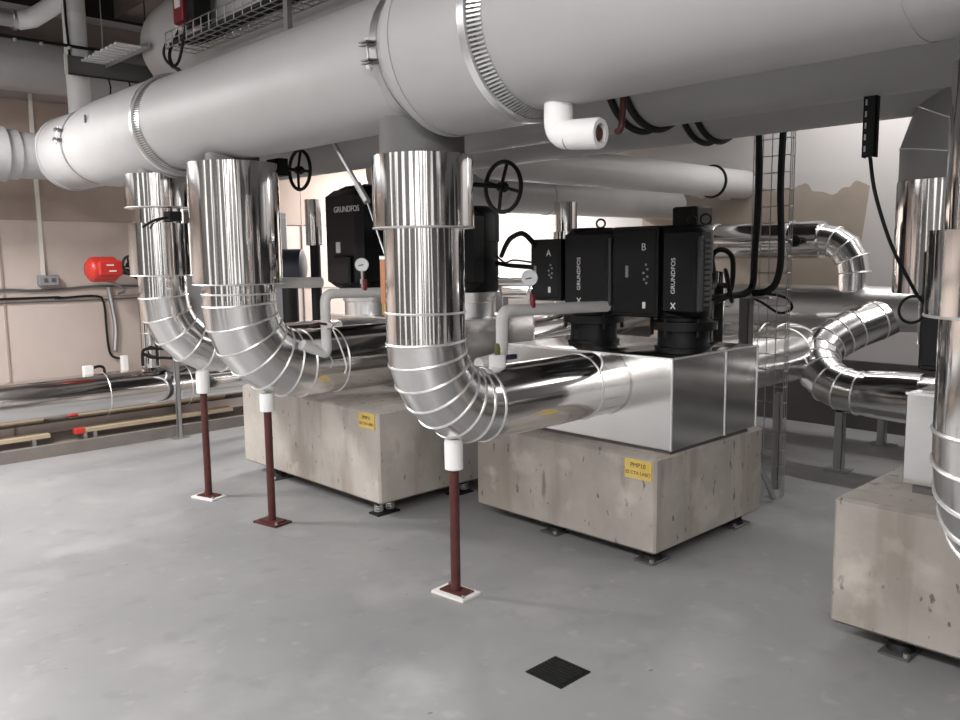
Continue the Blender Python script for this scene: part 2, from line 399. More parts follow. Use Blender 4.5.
MB().lathe((HX, 2.17, HZ-.008), (0,1,0), [(0, HR),(0, .334),(.45, .334),(.45, HR)], 72, False).build('flange_cover', 'header', h1)
MB().lathe((HX, 2.58, HZ-.008), (0,1,0), [(0, HR),(0, .338),(.04, .338),(.04,.312),(.09,.306),(.09, HR)], 72, False).build('cover_rim', 'header', h1)
MB().lathe((HX, 5.1, HZ-.008), (0,1,0), [(0, HR),(0, .305),(1.05, .305),(1.05, HR)], 72, False).build('flange_cover', 'header', h1)
MB().lathe((HX, 6.15, HZ-.004), (0,1,0), [(0, HR),(0, .297),(.16, .294),(.16, HR)], 72, False).build('cover_rim', 'header', h1)
MB().lathe((HX, 6.96, HZ), (0,1,0), [(0, HR),(0, .286),(.075, .286),(.075, HR)], 72, False).build('end_rim', 'header', h1)
toothed_collar(2.165, .334, .303, h1, HX, HZ-.004)
toothed_collar(5.095, .305, .282, h1, HX, HZ-.008)
strap(HX, HZ, 2.745, HR, h1, radians(187), wd=.045)
strap(HX, HZ, 6.42, HR, h1, radians(170), wd=.025)
MB().box((HX-.305, 5.86, HZ+.07), (HX-.292, 5.875, HZ+.12)).build('latch', 'darksteel', h1)
# side branch at the far end
MB().cyl((HX, 7.16, 2.41), (-2.9, 7.16, 2.41), .175, n=48).build('side_branch', 'header', h1)
MB().lathe((1.98, 7.16, 2.41), (-1,0,0), [(0,.175),(0,.187),(.10,.187),(.10,.175)], 48, False).build('branch_collar', 'header', h1)
MB().lathe((1.89, 7.16, 2.41), (-1,0,0), [(0,.175),(0,.205),(.9,.205),(.9,.175)], 48, False).build('branch_cover', 'header', h1)
for k, (y) in enumerate((.80,)):
    MB().lathe((HX, y, HZ), (0,1,0), [(0, .302),(0, .3055),(.03, .3055),(.03, .302)], 72, False).build('lap_joint', 'header', h1)
for y in (-1.6, 1.4): MB().cyl((HX, y, HZ+HR-.005), (HX, y, ZC), .009, n=8).build('hanger_rod', 'steel', h1)
for (x, y, r) in ((2.36, 4.48, .15), (2.29, 5.36, .11)): MB().cyl((x, y, 2.1), (x, y, HZ), r, n=40).build('tee_neck', 'neckshade', h1)
# tee necks
for (x, y, r) in ((2.40, 2.85, .185), (2.40, .58, .15)):
    MB().lathe((x, y, 2.02), (0,0,1), [(0, r),(.36, r)], 40).build('tee_neck', 'neckshade', h1)

def main_y(label, x, z, r, y0, y1, material, rings=(), caps=()):
    t = thing('pipe_main', label, 'pipe', (x, (y0+y1)/2, z), 'overhead mains')
    MB().cyl((x, y0, z), (x, y1, z), r, n=64).build('jacket', material, t)
    for y in rings:
        for d in (0, .075): MB().torus((x, y+d, z), (0,1,0), r+.008, .016, 64).build('rubber_clamp', 'rubber', t)
    for y in caps: MB().lathe((x, y, z), (0,1,0), [(0,r),(0,r+.006),(.03,r+.006),(.03,r)], 64, False).build('lap_joint', material, t)
    for y in (y0+.6, y1-.8): MB().cyl((x, y, z+r-.005), (x, y, ZC), .009, n=8).build('hanger_rod', 'steel', t)
    return t
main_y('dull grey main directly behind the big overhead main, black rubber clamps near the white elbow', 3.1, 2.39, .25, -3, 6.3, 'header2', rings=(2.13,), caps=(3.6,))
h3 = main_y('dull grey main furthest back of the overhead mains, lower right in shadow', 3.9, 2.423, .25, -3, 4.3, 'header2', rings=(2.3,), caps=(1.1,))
# branch dropping from it, right edge
bp = [(3.9, 1.17, 2.42-.05)] 
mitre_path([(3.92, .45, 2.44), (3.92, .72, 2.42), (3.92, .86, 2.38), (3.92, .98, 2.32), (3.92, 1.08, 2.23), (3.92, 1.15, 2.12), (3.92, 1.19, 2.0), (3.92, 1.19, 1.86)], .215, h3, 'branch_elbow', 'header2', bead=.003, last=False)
MB().lathe((3.92, 1.19, 1.42), (0,0,1), [(0,.12),(0,.22),(.47,.22),(.47,.18)], 48, False).build('branch_sleeve', 'clad_z', h3)
MB().cyl((3.92, 1.17, 1.2), (3.92, 1.17, 1.5), .13, n=40).build('branch_pipe', 'clad_z', h3)
MB().rbox((3.78, 1.235, 1.66), (3.81, 1.29, 1.73), .004).build('tag_plate', 'blackmatt', h3)

# upper return main with downward bend, above the big main
ub = thing('pipe_bend', 'tall grey lagged bend rising behind the big main below the red control box', 'pipe', (3.0, 6.73, 2.9), 'overhead mains')
pts = [(3.0, -3, 3.2), (3.0, 6.13, 3.2)] + [(3.0+.5-.5*cos(t), 6.15+.5*sin(t), 3.2) for t in [radians(q) for q in (15, 45, 75)]] + [(3.52, 6.65, 3.2), (7.65, 6.65, 3.2)]
mitre_path(pts, .36, ub, 'jacket', 'palejacket', beads=False)
for y in (-1, 3.0): MB().cyl((3.0, y, 3.55), (3.0, y, ZC), .009, n=8).build('hanger_rod', 'steel', ub)

# mains running away along x at high level
def main_x(label, y, z, r, x0, x1, material, rings=(), joints=()):
    t = thing('pipe_main', label, 'pipe', ((x0+x1)/2, y, z), 'high level cross mains')
    MB().cyl((x0, y, z), (x1, y, z), r, n=56).build('jacket', material, t)
    for x in rings: MB().torus((x, y, z), (1,0,0), r+.004, .016, 56).build('rubber_clamp', 'rubber', t)
    for x in joints: MB().lathe((x, y, z), (1,0,0), [(0,r),(0,r+.006),(.03,r+.006),(.03,r)], 56, False).build('lap_joint', material, t)
    return t
main_x('pale grey cross main above pump B with a black clamp ring at its end', 4.2, 2.262, .135, 4.1, 7.65, 'palejacket', rings=(7.05,))
main_x('lower pale grey cross main passing above pump A', 5.0, 2.105, .15, 4.2, 7.65, 'palejacket', joints=(5.0, 5.6))
main_x('fat pale grey cross main high above the twin pump', 5.62, 2.33, .23, 4.3, 7.65, 'palejacket')

# ------------------------------------------------------------------ bright clad risers with elbows
def riser(label, x, y, r, zax, Rb, n, sleeves, x_end, rings_z, rings_x, run_r=None):
    t = thing('clad_riser', label, 'pipe', (x, y, zax), 'bright clad risers')
    MB().cyl((x, y, zax+Rb), (x, y, 2.06), r, n=64).build('riser_pipe', 'clad_z', t)
    for (z0, z1, rr) in sleeves:
        MB().lathe((x, y, z0), (0,0,1), [(0, r-.01), (0, rr), (z1-z0, rr), (z1-z0, r-.01)], 64, False).build('valve_sleeve', 'clad_z', t)
        MB().torus((x, y, z0), (0,0,1), rr, .004, 64, 6).build('seam_ring', 'bead', t)
    mitre_path(elbow_pts((x+Rb, y, zax+Rb), (-1,0,0), (0,0,-1), Rb, n), r, t, 'elbow', 'clad_gore', first=False, last=False)
    MB().cyl((x+Rb, y, zax), (x_end, y, zax), run_r or r, n=64).build('run_pipe', 'clad_x', t)
    for z in rings_z: MB().torus((x, y, z), (0,0,1), r, .0055, 64, 6).build('seam_ring', 'bead', t)
    for xx in rings_x: MB().torus((xx, y, zax), (1,0,0), r, .0055, 64, 6).build('seam_ring', 'bead', t)
    return t
def handwheel(parent, p, d, R, stem_to, spokes=4, a0=.4):
    p = Vector(p); d = Vector(d).normalized(); mb = MB()
    MB().cyl(stem_to, p+d*.03, .011, n=10).build('valve_stem', 'blackmatt', parent)
    mb.torus(p, d, R, .0105, 40, 8); u, v = mb.frame(d)
    for k in range(spokes):
        a = a0+2*pi*k/spokes; e = u*cos(a)+v*sin(a); mb.cyl(p-d*.012, p+e*R, .0085, n=8)
    mb.lathe(p-d*.025, d, [(0,.022),(.035,.026),(.05,.016)], 14)
    mb.build('handwheel', 'blackmatt', parent)
V1 = riser('nearest whole bright clad riser, bending over the front red stand into the steel pump box', 2.40, 2.85, .177, .895, .33, 7, [(1.725, 2.03, .221)], 3.585, (1.355,), (3.46,))
handwheel(V1, (2.90, 2.85, 1.926), (1,0,0), .118, (2.58, 2.85, 1.93), 4, .25)
MB().box((2.59, 2.78, 1.90), (2.63, 2.90, 1.96)).build('valve_bonnet', 'blackmatt', V1)
V2 = riser('widest bright clad riser, bending over the smooth concrete plinth', 2.36, 4.48, .207, .957, .385, 6, [(1.457, 2.135, .253)], 3.66, (1.40,), (2.98,))
handwheel(V2, (2.80, 4.48, 2.13), (1,0,0), .116, (2.5, 4.48, 2.13), 4, .15)
MB().box((2.60, 4.38, 2.08), (2.66, 4.52, 2.18)).build('valve_bonnet', 'blackmatt', V2)
V3 = riser('slim bright clad riser partly hidden left of the widest riser', 2.29, 5.36, .152, .985, .38, 5, [(1.93, 2.135, .198), (1.50, 1.83, .193)], 3.66, (), ())
MB().box((2.26, 5.13, 1.84), (2.34, 5.21, 1.90)).build('valve_lever_box', 'blackmatt', V3)
MB().tube([(2.3, 5.17, 1.87), (2.18, 5.155, 1.845), (2.10, 5.165, 1.80)], .008, 8).build('valve_lever', 'blackmatt', V3)
V0 = riser('bright clad riser cut off by the right edge of the picture', 2.40, .58, .162, .80, .34, 7, [(1.435, 1.65, .197)], 3.57, (), ())
MB().cyl((2.37, .72, 1.65), (2.37, .72, 1.70), .02, n=12).build('air_vent', 'darksteel', V0)

# red stands under the elbows
def stand(label, x, y, ztop, zcap, material='rust', plate='pale', rot=0.1):
    t = thing('pipe_stand', label, 'pipe stand', (x, y, 0), 'red pipe stands under the elbows')
    R = Matrix.Rotation(rot, 3, 'Z')
    MB().box((x-.065, y-.10, 0), (x+.065, y+.10, .012), R).build('base_plate', plate, t)
    MB().box((x-.04, y-.075, .012), (x+.045, y+.07, .02), R).build('foot_plate', 'rust', t)
    MB().cyl((x, y, .015), (x, y, zcap+.02), .0235, n=20).build('post', material, t)
    MB().lathe((x, y, zcap), (0,0,1), [(0,.036),(.004,.043),(ztop-zcap-.02,.044),(ztop-zcap,.04)], 24).build('lagging_cap', 'whitepipe', t)
    for s in (-1, 1): MB().cyl(Vector((x, y, .012))+R@Vector((.045*s, .085*s, 0)), Vector((x, y, .026))+R@Vector((.045*s, .085*s, 0)), .008, n=6).build('anchor_bolt', 'steel', t)
stand('red pipe stand with white cap, nearest of the three on the open floor', 2.555, 2.85, .757, .608)
stand('red pipe stand in front of the smooth plinth, middle of the three', 2.495, 4.45, .80, .69, plate='rust', rot=.2)
stand('red pipe stand furthest left, below the slim riser', 2.475, 5.25, .865, .715, plate='pale', rot=.3)

# ------------------------------------------------------------------ steel boxes round the pump bodies
def pump_box(label, lo, hi):
    t = thing('pump_box', label, 'pump casing', (lo[0], lo[1], lo[2]), 'sheet steel pump boxes')
    MB().rbox(lo, hi, .004).build('casing', 'box_metal', t)
    MB().box((lo[0]+.03, lo[1]+.025, lo[2]-.04), (hi[0]-.05, hi[1]-.03, lo[2]+.002)).build('base_frame', 'darksteel', t)
    e = MB()
    for x, y in ((lo[0], lo[1]), (hi[0], lo[1]), (lo[0]+.60*(hi[0]-lo[0]), lo[1])): e.box((x-.004, y-.004, lo[2]), (x+.004, y+.004, hi[2]))
    e.box((lo[0]-.003, lo[1]-.003, hi[2]-.008), (hi[0]+.003, lo[1]+.005, hi[2]+.002)); e.box((lo[0]-.003, lo[1]-.003, hi[2]-.008), (lo[0]+.005, hi[1]+.003, hi[2]+.002))
    e.build('edge_strip', 'bead', t)
    return t
pump_box('bright sheet steel box under pumps A and B', (3.58, 2.335, .598), (4.45, 3.50, 1.075))
pump_box('bright sheet steel box on the smooth plinth, behind the nearest riser', (3.65, 4.12, .705), (4.5, 5.55, 1.17))
pump_box('sheet steel box on the plinth at the right edge of the picture', (3.56, -.05, .653), (4.4, 1.215, 1.03))

# ------------------------------------------------------------------ pumps
def pump(label, x, y, z0, zm, zt, r, letter=None, boxside=True, brand=True, group='black pump motors', h0=-.19, h1_=.10, b1=.40, bd=.03):
    t = thing('pump_motor', label, 'pump', (x, y, z0), group)
    MB().lathe((x, y, z0), (0,0,1), [(0, r*1.02), (.02, r*1.05), (.022, r*.93), (zm-z0-.07, r*.93), (zm-z0-.065, r*1.22), (zm-z0-.02, r*1.22), (zm-z0-.015, r*.95), (zm-z0, r*.95)], 40).build('coupling_guard', 'black', t)
    for k in range(6):
        a = pi*2*k/6; MB().cyl((x+r*1.13*cos(a), y+r*1.13*sin(a), zm-.10), (x+r*1.13*cos(a), y+r*1.13*sin(a), zm-.005), .011, n=6).build('flange_bolt', 'blackmatt', t)
    H = zt-zm; zc = zm+.48*H
    MB().lathe((x, y, zm), (0,0,1), [(0, r*.92),(.012, r*.97),(zc-zm, r*.97),(zc-zm+.004, r),(H-.03, r),(H-.012, r*.96),(H, r*.88)], 48).build('motor_housing', 'black', t)
    # boxy housing with a flat front toward the aisle, maker's name up it, finned strip at its right corner
    MB().rbox((x-r-.012, y+h0, zm+.012), (x-r*.1, y+h1_, zt-.012), .03).build('front_cover', 'black', t)
    yn = y+h0+.62*(h1_-h0)
    if brand:
        text('GRUNDFOS', .036, (x-r-.0132, yn, zm+.46*H), (0,0,1), (0,1,0), 'white', t, 'maker_name', ext=.0004)
        lg = MB(); c = Vector((x-r-.0132, yn, zm+.14*H))
        for s in (1, -1):
            R = Matrix.Rotation(s*radians(40), 3, 'X'); lg.box(c+Vector((-.0005,-.003,-.021)), c+Vector((.001,.003,.021)), R, c)
        lg.build('maker_emblem', 'white', t)
    fin = MB(); fin.rbox((x-r-.008, y+h0-.006, zm+.04), (x-r+.035, y+h0+.012, zt-.06), .006)
    for k in range(13):
        z = zm+.07+k*(H-.16)/12
        fin.box((x-r+.03, y+h0-.012, z), (x-r+.10, y+h0+.01, z+.014))
    fin.build('cooling_fins', 'darkfin', t)
    MB().torus((x+r*.6, y+.02, zt+.03), (.7,.7,0), .026, .006, 20, 6).build('lifting_eye', 'blackmatt', t)
    if boxside:
        lo = (x-r-.02, y+h1_+.004, zm+(.0 if letter != 'A' else .06)); hi = (x+bd, y+b1, zm+(1.0 if letter != 'A' else .88)*H)
        c = MB().rbox(lo, hi, .008).build('control_box', 'black', t)
        d = MB().rbox((lo[0]-.006, lo[1]+.012, lo[2]+.02), (lo[0]+.01, hi[1]-.012, hi[2]-.02), .004); d.build('cover_plate', 'black', c)
        X = lo[0]-.0075
        if letter: text(letter, .055, (X, lo[1]+.085, lo[2]+.77*(hi[2]-lo[2])), (0,-1,0), (0,0,1), 'white', c, 'letter')
        MB().rbox((X-.001, lo[1]+.185, lo[2]+.44*(hi[2]-lo[2])), (X+.004, lo[1]+.205, lo[2]+.57*(hi[2]-lo[2])), .001).build('display', 'greybox', c)
        sy = MB()
        for (dy, dz) in ((.07,.58),(.06,.53),(.085,.49),(.06,.45),(.08,.42),(.065,.38)): sy.box((X-.0005, lo[1]+dy-.006, lo[2]+dz*(hi[2]-lo[2])-.006), (X+.002, lo[1]+dy+.006, lo[2]+dz*(hi[2]-lo[2])+.006))
        sy.build('indicator_marks', 'greybox', c)
        MB().rbox((X-.0005, lo[1]+.07, lo[2]+.05), (X+.002, lo[1]+.09, lo[2]+.085), .001).build('badge', 'pale', c)
        MB().cyl((x+.0, y+h1_+.05, zm+.5*H), (x-.03, y, zm+.5*H), .05, n=16).build('cable_gland', 'blackmatt', t)
    return t
M['darkfin'] = mat('dark_grey_fins', (.045, .045, .047), .3)
pump('black pump motor marked B on the steel box, right of its twin', 3.98, 2.53, 1.075, 1.255, 1.75, .15, 'B', h0=-.185, h1_=.055, b1=.36)
pump('black pump motor marked A on the steel box, left of its twin', 3.98, 3.155, 1.075, 1.265, 1.755, .15, 'A', h0=-.235, h1_=.115, b1=.36)

def big_motor(label, x, y, z0, zm, zt, r, brand=True):
    t = thing('pump_motor', label, 'pump', (x, y, z0), 'black pump motors')
    MB().lathe((x, y, z0), (0,0,1), [(0, r*.85), (.10, r*.85), (.105, r*.9), (zm-z0-.03, r*.9), (zm-z0-.03, r*1.05), (zm-z0, r*1.05)], 40).build('coupling_guard', 'alu', t)
    H = zt-zm
    MB().lathe((x, y, zm), (0,0,1), [(0, r*.95),(.02, r),(H*.58, r),(H*.585, r*1.04),(H-.06, r*1.04),(H-.02, r*.92),(H, r*.72)], 48).build('motor_housing', 'black', t)
    MB().rbox((x-r-.07, y-.16, zm+.06), (x-r*.6, y+.05, zm+.27), .012).build('terminal_box', 'black', t)
    MB().rbox((x-r-.035, y-.24, zm+.03), (x-r*.2, y+.22, zt-.03), .05).build('front_cover', 'black', t)
    if brand: text('GRUNDFOS', .06, (x-r-.037, y-.10, zm+.77*H), (0,-1,0), (0,0,1), 'white', t, 'maker_name')
    MB().rbox((x-r-.039, y-.01, zm+.29), (x-r-.034, y+.045, zm+.37), .001).build('rating_label', 'pale', t)
    MB().torus((x-.02, y+r+.05, zm+.52*H), (1,.4,0), .04, .009, 24, 6).build('lifting_eye', 'blackmatt', t)
    MB().cyl((x, y, zt), (x, y, zt+.02), .035, n=16).build('top_cap', 'steel', t)
    return t
big_motor('tall black pump motor with a white label, between the widest riser and the nearest riser', 3.85, 5.22, 1.17, 1.345, 2.13, .235)
big_motor('black pump motor almost hidden behind the nearest riser', 4.15, 4.42, 1.17, 1.345, 1.95, .205, False)
pump('black pump motor at the right edge behind the cut-off riser', 3.76, .77, 1.03, 1.12, 1.60, .15, None, brand=False, b1=.42, bd=-.08)
# ------------------------------------------------------------------ small lagged pipes, gauges, valves
def bent(pts, R=.05):
    out = []; P = [Vector(p) for p in pts]
    for i, p in enumerate(P):
        if i in (0, len(P)-1): out.append(p); continue
        a = (P[i-1]-p).normalized(); b_ = (P[i+1]-p).normalized()
        for k in range(7):
            t = k/6; s0 = p+a*R; s1 = p+b_*R
            out.append(s0*(1-t)**2+p*2*t*(1-t)+s1*t*t)
    return out
def bypass(label, pts, r=.031):
    return tag(MB().tube(bent(pts, .06), r, 18, 0).build('bypass_pipe', 'greylag'), label, 'pipe', 'small lagged bypass pipes')
bypass('small pale lagged pipe looping from the nearest riser to pump A', [(2.80, 2.93, 1.075), (2.985, 2.95, 1.09), (2.985, 2.95, 1.325), (3.84, 2.95, 1.305)])
bypass('small pale lagged pipe looping up beside the widest riser', [(2.66, 4.30, 1.09), (2.83, 4.30, 1.0), (2.83, 4.30, 1.385), (3.60, 4.30, 1.37)])
bypass('short pale lagged pipe running level behind the widest riser', [(2.57, 4.72, 1.45), (2.85, 4.72, 1.445), (3.08, 4.72, 1.44)], .035)
def gauge(label, x, y, z, zb, r=.042):
    t = thing('pressure_gauge', label, 'gauge', (x, y, zb), 'pressure gauges')
    n = Vector((-.72, -.69, .0)).normalized(); c = Vector((x, y, z))
    MB().lathe(c-n*.012, n, [(0, r*.9),(.002, r),(.026, r),(.026, r*.88),(.02, r*.86)], 28).build('gauge_case', 'steel', t)
    f = MB().lathe(c+n*.006, n, [(0, r*.85),(.004, r*.85)], 28).build('dial', 'dial', t)
    nd = MB(); u = Vector((0,0,1)).cross(n); nd.box(c+n*.011-Vector((.001,.001,.003)), c+n*.011+Vector((.001,.001,.003))); nd.cyl(c+n*.011-u*.02-Vector((0,0,.006)), c+n*.011+u*.012, .003, n=6); nd.build('needle', 'black', t)
    MB().cyl((x, y, zb), (x, y, z-r*.9), .009, n=10).build('stem', 'steel', t)
    MB().lathe((x, y, zb+.03), (0,0,1), [(0,.014),(.03,.014)], 6).build('gauge_cock', 'alu', t)
    MB().rbox((x-.012, y-.034, zb-.01), (x+.012, y-.014, zb+.06), .003).build('cock_handle', 'redplast', t)
gauge('round pressure gauge with a red cock in front of pump A', 3.19, 2.95, 1.485, 1.34)
gauge('round pressure gauge with a red cock in front of the tall black motor', 3.11, 4.30, 1.555, 1.405)
vt = thing('drain_valve', 'small white drain valve with green and blue levers on the elbow of the nearest riser', 'valve', (2.84, 2.86, 1.07))
MB().lathe((2.84, 2.84, 1.055), (0,0,1), [(0,.035),(.008,.042),(.06,.042),(.07,.036)], 20).build('valve_body', 'whitepipe', vt)
MB().lathe((2.84, 2.84, 1.122), (0,0,1), [(0,.014),(.03,.016),(.05,.012),(.058,.006)], 12).build('lever', 'green', vt)
MB().rbox((2.87, 2.79, 1.10), (2.93, 2.81, 1.125), .003).build('lever', 'blue', vt)
v2 = thing('drain_valve', 'small brass drain cock on the pale loop pipe beside the widest riser', 'valve', (2.83, 4.30, 1.19))
MB().lathe((2.83, 4.27, 1.20), (-.5,-.8,0), [(0,.018),(.05,.018)], 12).build('valve_body', 'steel', v2)
MB().tube([(2.82, 4.24, 1.20), (2.74, 4.24, 1.212), (2.68, 4.25, 1.20)], .008, 8).build('lever', 'rust', v2)
MB().tube([(2.83, 4.24, 1.19), (2.87, 4.22, 1.08), (2.90, 4.20, .95), (2.885, 4.20, .90)], .005, 6).build('drain_hose', 'pale', v2)
th = thing('thermometer', 'copper coloured industrial thermometer strapped to the left side of the nearest riser', 'thermometer', (2.27, 2.985, 1.40))
R45 = Matrix.Rotation(radians(45), 3, 'Z')
MB().box((2.256, 2.962, 1.395), (2.284, 2.99, 1.59), R45).build('case', 'copper', th)
MB().cyl((2.27, 2.976, 1.59), (2.27, 2.976, 1.605), .018, n=12).build('top_cap', 'pale', th)
tb = MB(); tb.cyl((2.27, 2.976, 1.345), (2.27, 2.976, 1.395), .012, n=10); tb.cyl((2.27, 2.976, 1.37), (2.33, 2.90, 1.37), .011, n=10)
tb.build('brass_fitting', 'brass', th)
MB().box((2.288, 2.885, 1.36), (2.294, 2.925, 1.43), R45).build('clip', 'brass', th)
hs = thing('hanger_strut', 'slanting steel strut and thin rod below the big main by the tall motor', 'strut', (2.42, 3.55, 2.16))
p0, p1, p2 = Vector((2.42, 3.56, 2.175)), Vector((2.40, 3.26, 1.86)), Vector((2.30, 3.0, 1.605))
MB().tube([p0, p1], .011, 8, 0).build('channel', 'steel', hs); MB().tube([p1, p2], .0045, 6, 0).build('rod', 'steel', hs)
MB().cyl(p1+(p0-p1)*.28, p1, .018, n=6).build('turnbuckle', 'steel', hs)

# white stub elbow under the big main
el = thing('lagged_stub', 'white lagged elbow hanging below the big main with a red pipe in its open end', 'pipe', (HX, 2.01, 2.1))
ep = bent([(HX-.02, 2.01, 2.20), (HX-.02, 2.01, 2.025), (HX+.0, 1.835, 2.015)], .05)
e_ = MB().tube(ep[:-1], .052, 24, 0); d_ = (ep[-1]-ep[-2]).normalized()
e_.f = e_.f[:-1]; e_.lathe(ep[-2], d_, [(0,.052),((ep[-1]-ep[-2]).length-.01,.054),((ep[-1]-ep[-2]).length,.05),((ep[-1]-ep[-2]).length,.034),(.03,.03)], 24, False)
e_.build('lagging', 'whitepipe', el)
MB().lathe(ep[-2], d_, [(0,.024),((ep[-1]-ep[-2]).length-.012,.027),((ep[-1]-ep[-2]).length-.004,.02)], 18).build('inner_pipe', 'rust', el)
MB().tube([(2.47, 1.86, 2.03), (2.49, 1.85, 2.07), (2.50, 1.85, 2.30)], .012, 10).build('vent_pipe', 'rust', el)
# ------------------------------------------------------------------ wall side, left
lw = thing('clad_pipe', 'long bright clad pipe running low along the left wall', 'pipe', (2.5, 7.5, .45))
MB().cyl((1.70, 7.5, .44), (6.0, 7.5, .44), .19, n=56).build('cladding', 'clad_x', lw)
MB().cyl((-2.9, 7.5, .44), (1.70, 7.5, .44), .175, n=40).build('jacket', 'header2', lw)
MB().torus((1.70, 7.5, .44), (1,0,0), .18, .02, 48).build('rubber_clamp', 'rubber', lw)
for x in (2.62, 3.35, 4.1): MB().torus((x, 7.5, .44), (1,0,0), .19, .004, 48, 6).build('seam_ring', 'bead', lw)
MB().cyl((3.05, 7.48, .5), (3.05, 7.48, 1.47), .08, n=32).build('vertical_branch', 'clad_z', lw)
MB().torus((3.05, 7.48, .95), (0,0,1), .08, .004, 32, 6).build('seam_ring', 'bead', lw)
MB().lathe((3.05, 7.48, .61), (0,0,1), [(0,.13),(.03,.082)], 32, False).build('branch_collar', 'clad_z', lw)
po = thing('channel_post', 'thin steel channel post standing in front of the low wall pipe', 'post', (3.17, 7.24, 0), 'steel channel posts')
def channel(x, y, z0, z1, w_=.04):
    mb = MB(); mb.box((x-w_/2, y-w_/2, z0), (x+w_/2, y-w_/2+.004, z1)); mb.box((x-w_/2, y-w_/2, z0), (x-w_/2+.004, y+w_/2, z1)); mb.box((x+w_/2-.004, y-w_/2, z0), (x+w_/2, y+w_/2, z1)); return mb
channel(3.17, 7.24, 0, .88).build('channel', 'steel', po); MB().box((3.10, 7.18, 0), (3.24, 7.29, .008)).build('foot_plate', 'steel', po)
MB().box((3.15, 7.26, .60), (3.19, 7.52, .635)).build('arm', 'steel', po)
def plank(label, x0, x1, z, red):
    t = thing('timber_plank', label, 'plank', (x0, 7.38, .1), 'timber planks below the low wall pipe')
    MB().rbox((x0, 7.34, z), (x1, 7.46, z+.035), .003).build('board', 'wood', t)
    for x in ((x0+.06, x0+.14) if red else (x0+.15, x1-.12)): MB().box((x-.015, 7.36, .1), (x+.015, 7.44, z)).build('support', 'steel', t)
    if red: MB().rbox((x0-.03, 7.33, z-.005), (x0+.05, 7.40, z+.045), .006).build('end_cap', 'redact', t)
plank('long timber plank below the low wall pipe, red end cap', 2.34, 3.75, .155, True)
plank('timber plank cut off by the left edge below the low wall pipe', .6, 2.12, .155, False)
# actuator on the slim vertical branch
ac = thing('valve_actuator', 'red electric valve actuator with a black handwheel in front of the left wall', 'actuator', (2.7, 7.48, 1.5))
MB().lathe((2.54, 7.48, 1.525), (1,0,0), [(0,.06),(.03,.10),(.05,.108),(.23,.108),(.25,.09),(.27,.07)], 32).build('housing', 'redact', ac)
MB().rbox((2.60, 7.34, 1.47), (2.80, 7.42, 1.60), .012).build('gear_cover', 'redact', ac)
for (dx, dz) in ((.0,.02),(.02,-.03)): MB().box((2.66+dx, 7.337, 1.535+dz), (2.73+dx-.01, 7.341, 1.547+dz)).build('label_strip', 'pale', ac)
handwheel(ac, (2.84, 7.30, 1.56), (.4,-1,0), .075, (2.86, 7.42, 1.555), 4, .3)
MB().tube([(2.78, 7.44, 1.52), (2.90, 7.44, 1.49), (3.0, 7.47, 1.44)], .03, 10).build('mounting_arm', 'blackmatt', ac)
MB().tube([(2.70, 7.48, 1.43), (2.82, 7.52, 1.38), (2.9, 7.6, 1.33), (2.92, 7.8, 1.30)], .012, 8).build('supply_cable', 'greybox', ac)
cd = thing('wall_conduit', 'ivory conduit dropping down the left wall to a small grey box', 'conduit', (2.3, 7.83, 1.45))
MB().box((2.285, 7.815, 1.48), (2.315, 7.838, 3.0)).build('trunking', 'conduit', cd)
MB().rbox((2.25, 7.77, 1.39), (2.41, 7.838, 1.48), .006).build('socket_box', 'greybox', cd)
for k in (2.30, 2.36): MB().rbox((k-.015, 7.765, 1.42), (k+.02, 7.772, 1.455), .002).build('cover', 'darksteel', cd)
def cable(label, pts, r, material='rubber', group='wall cables', smooth=6):
    return tag(MB().tube(pts, r, 8, smooth).build('cable', material), label, 'cable', group)
cable('upper black cable running level along the left wall below the grey box', [(-2.5, 7.83, 1.37), (1.5, 7.83, 1.355), (1.963, 7.83, 1.366), (2.3, 7.83, 1.35), (2.75, 7.83, 1.372), (3.2, 7.83, 1.36)], .011, 'darksteel')
cable('lower black cable running along the left wall then dropping to the low pipe', [(-2.5, 7.83, 1.29), (1.96, 7.83, 1.29), (2.4, 7.83, 1.28), (2.72, 7.83, 1.285), (2.79, 7.83, 1.22), (2.80, 7.83, .95), (2.82, 7.83, .75), (2.90, 7.81, .70)], .010)
cable('grey cable dropping down the left wall beside the black one', [(2.84, 7.83, 1.36), (2.86, 7.83, 1.2), (2.88, 7.83, 1.0), (2.86, 7.83, .78)], .02, 'steel')
cable('thin cable clipped along the left wall under the other two', [(1.2, 7.835, 1.24), (2.0, 7.835, 1.255), (2.6, 7.835, 1.25), (3.3, 7.835, 1.255)], .006, 'darksteel')
for k, z in enumerate((.80, .77)):
    cable(('black looped cable over the low wall pipe, upper turn', 'black looped cable over the low wall pipe, lower turn')[k],
          [(2.93, 7.38, z-.10), (2.935, 7.37, z), (3.0, 7.36, z+.02-.05*k), (3.15, 7.36, z-.05*k), (3.32, 7.37, z-.03-.05*k), (3.36, 7.4, z-.13)], .014)
sn = thing('sensor_head', 'small white sensor with a black lead on top of the low wall pipe', 'sensor', (2.52, 7.52, .63))
MB().rbox((2.47, 7.49, .62), (2.55, 7.55, .70), .006).build('sensor_body', 'pale', sn)
MB().tube([(2.55, 7.52, .675), (2.60, 7.52, .685), (2.64, 7.52, .67), (2.65, 7.52, .62)], .012, 8).build('lead', 'rubber', sn)
s2 = thing('sensor_head', 'upright white sensor where the wall cables end on the low pipe', 'sensor', (2.86, 7.6, .6))
MB().rbox((2.83, 7.58, .60), (2.885, 7.64, .75), .006).build('sensor_body', 'pale', s2)

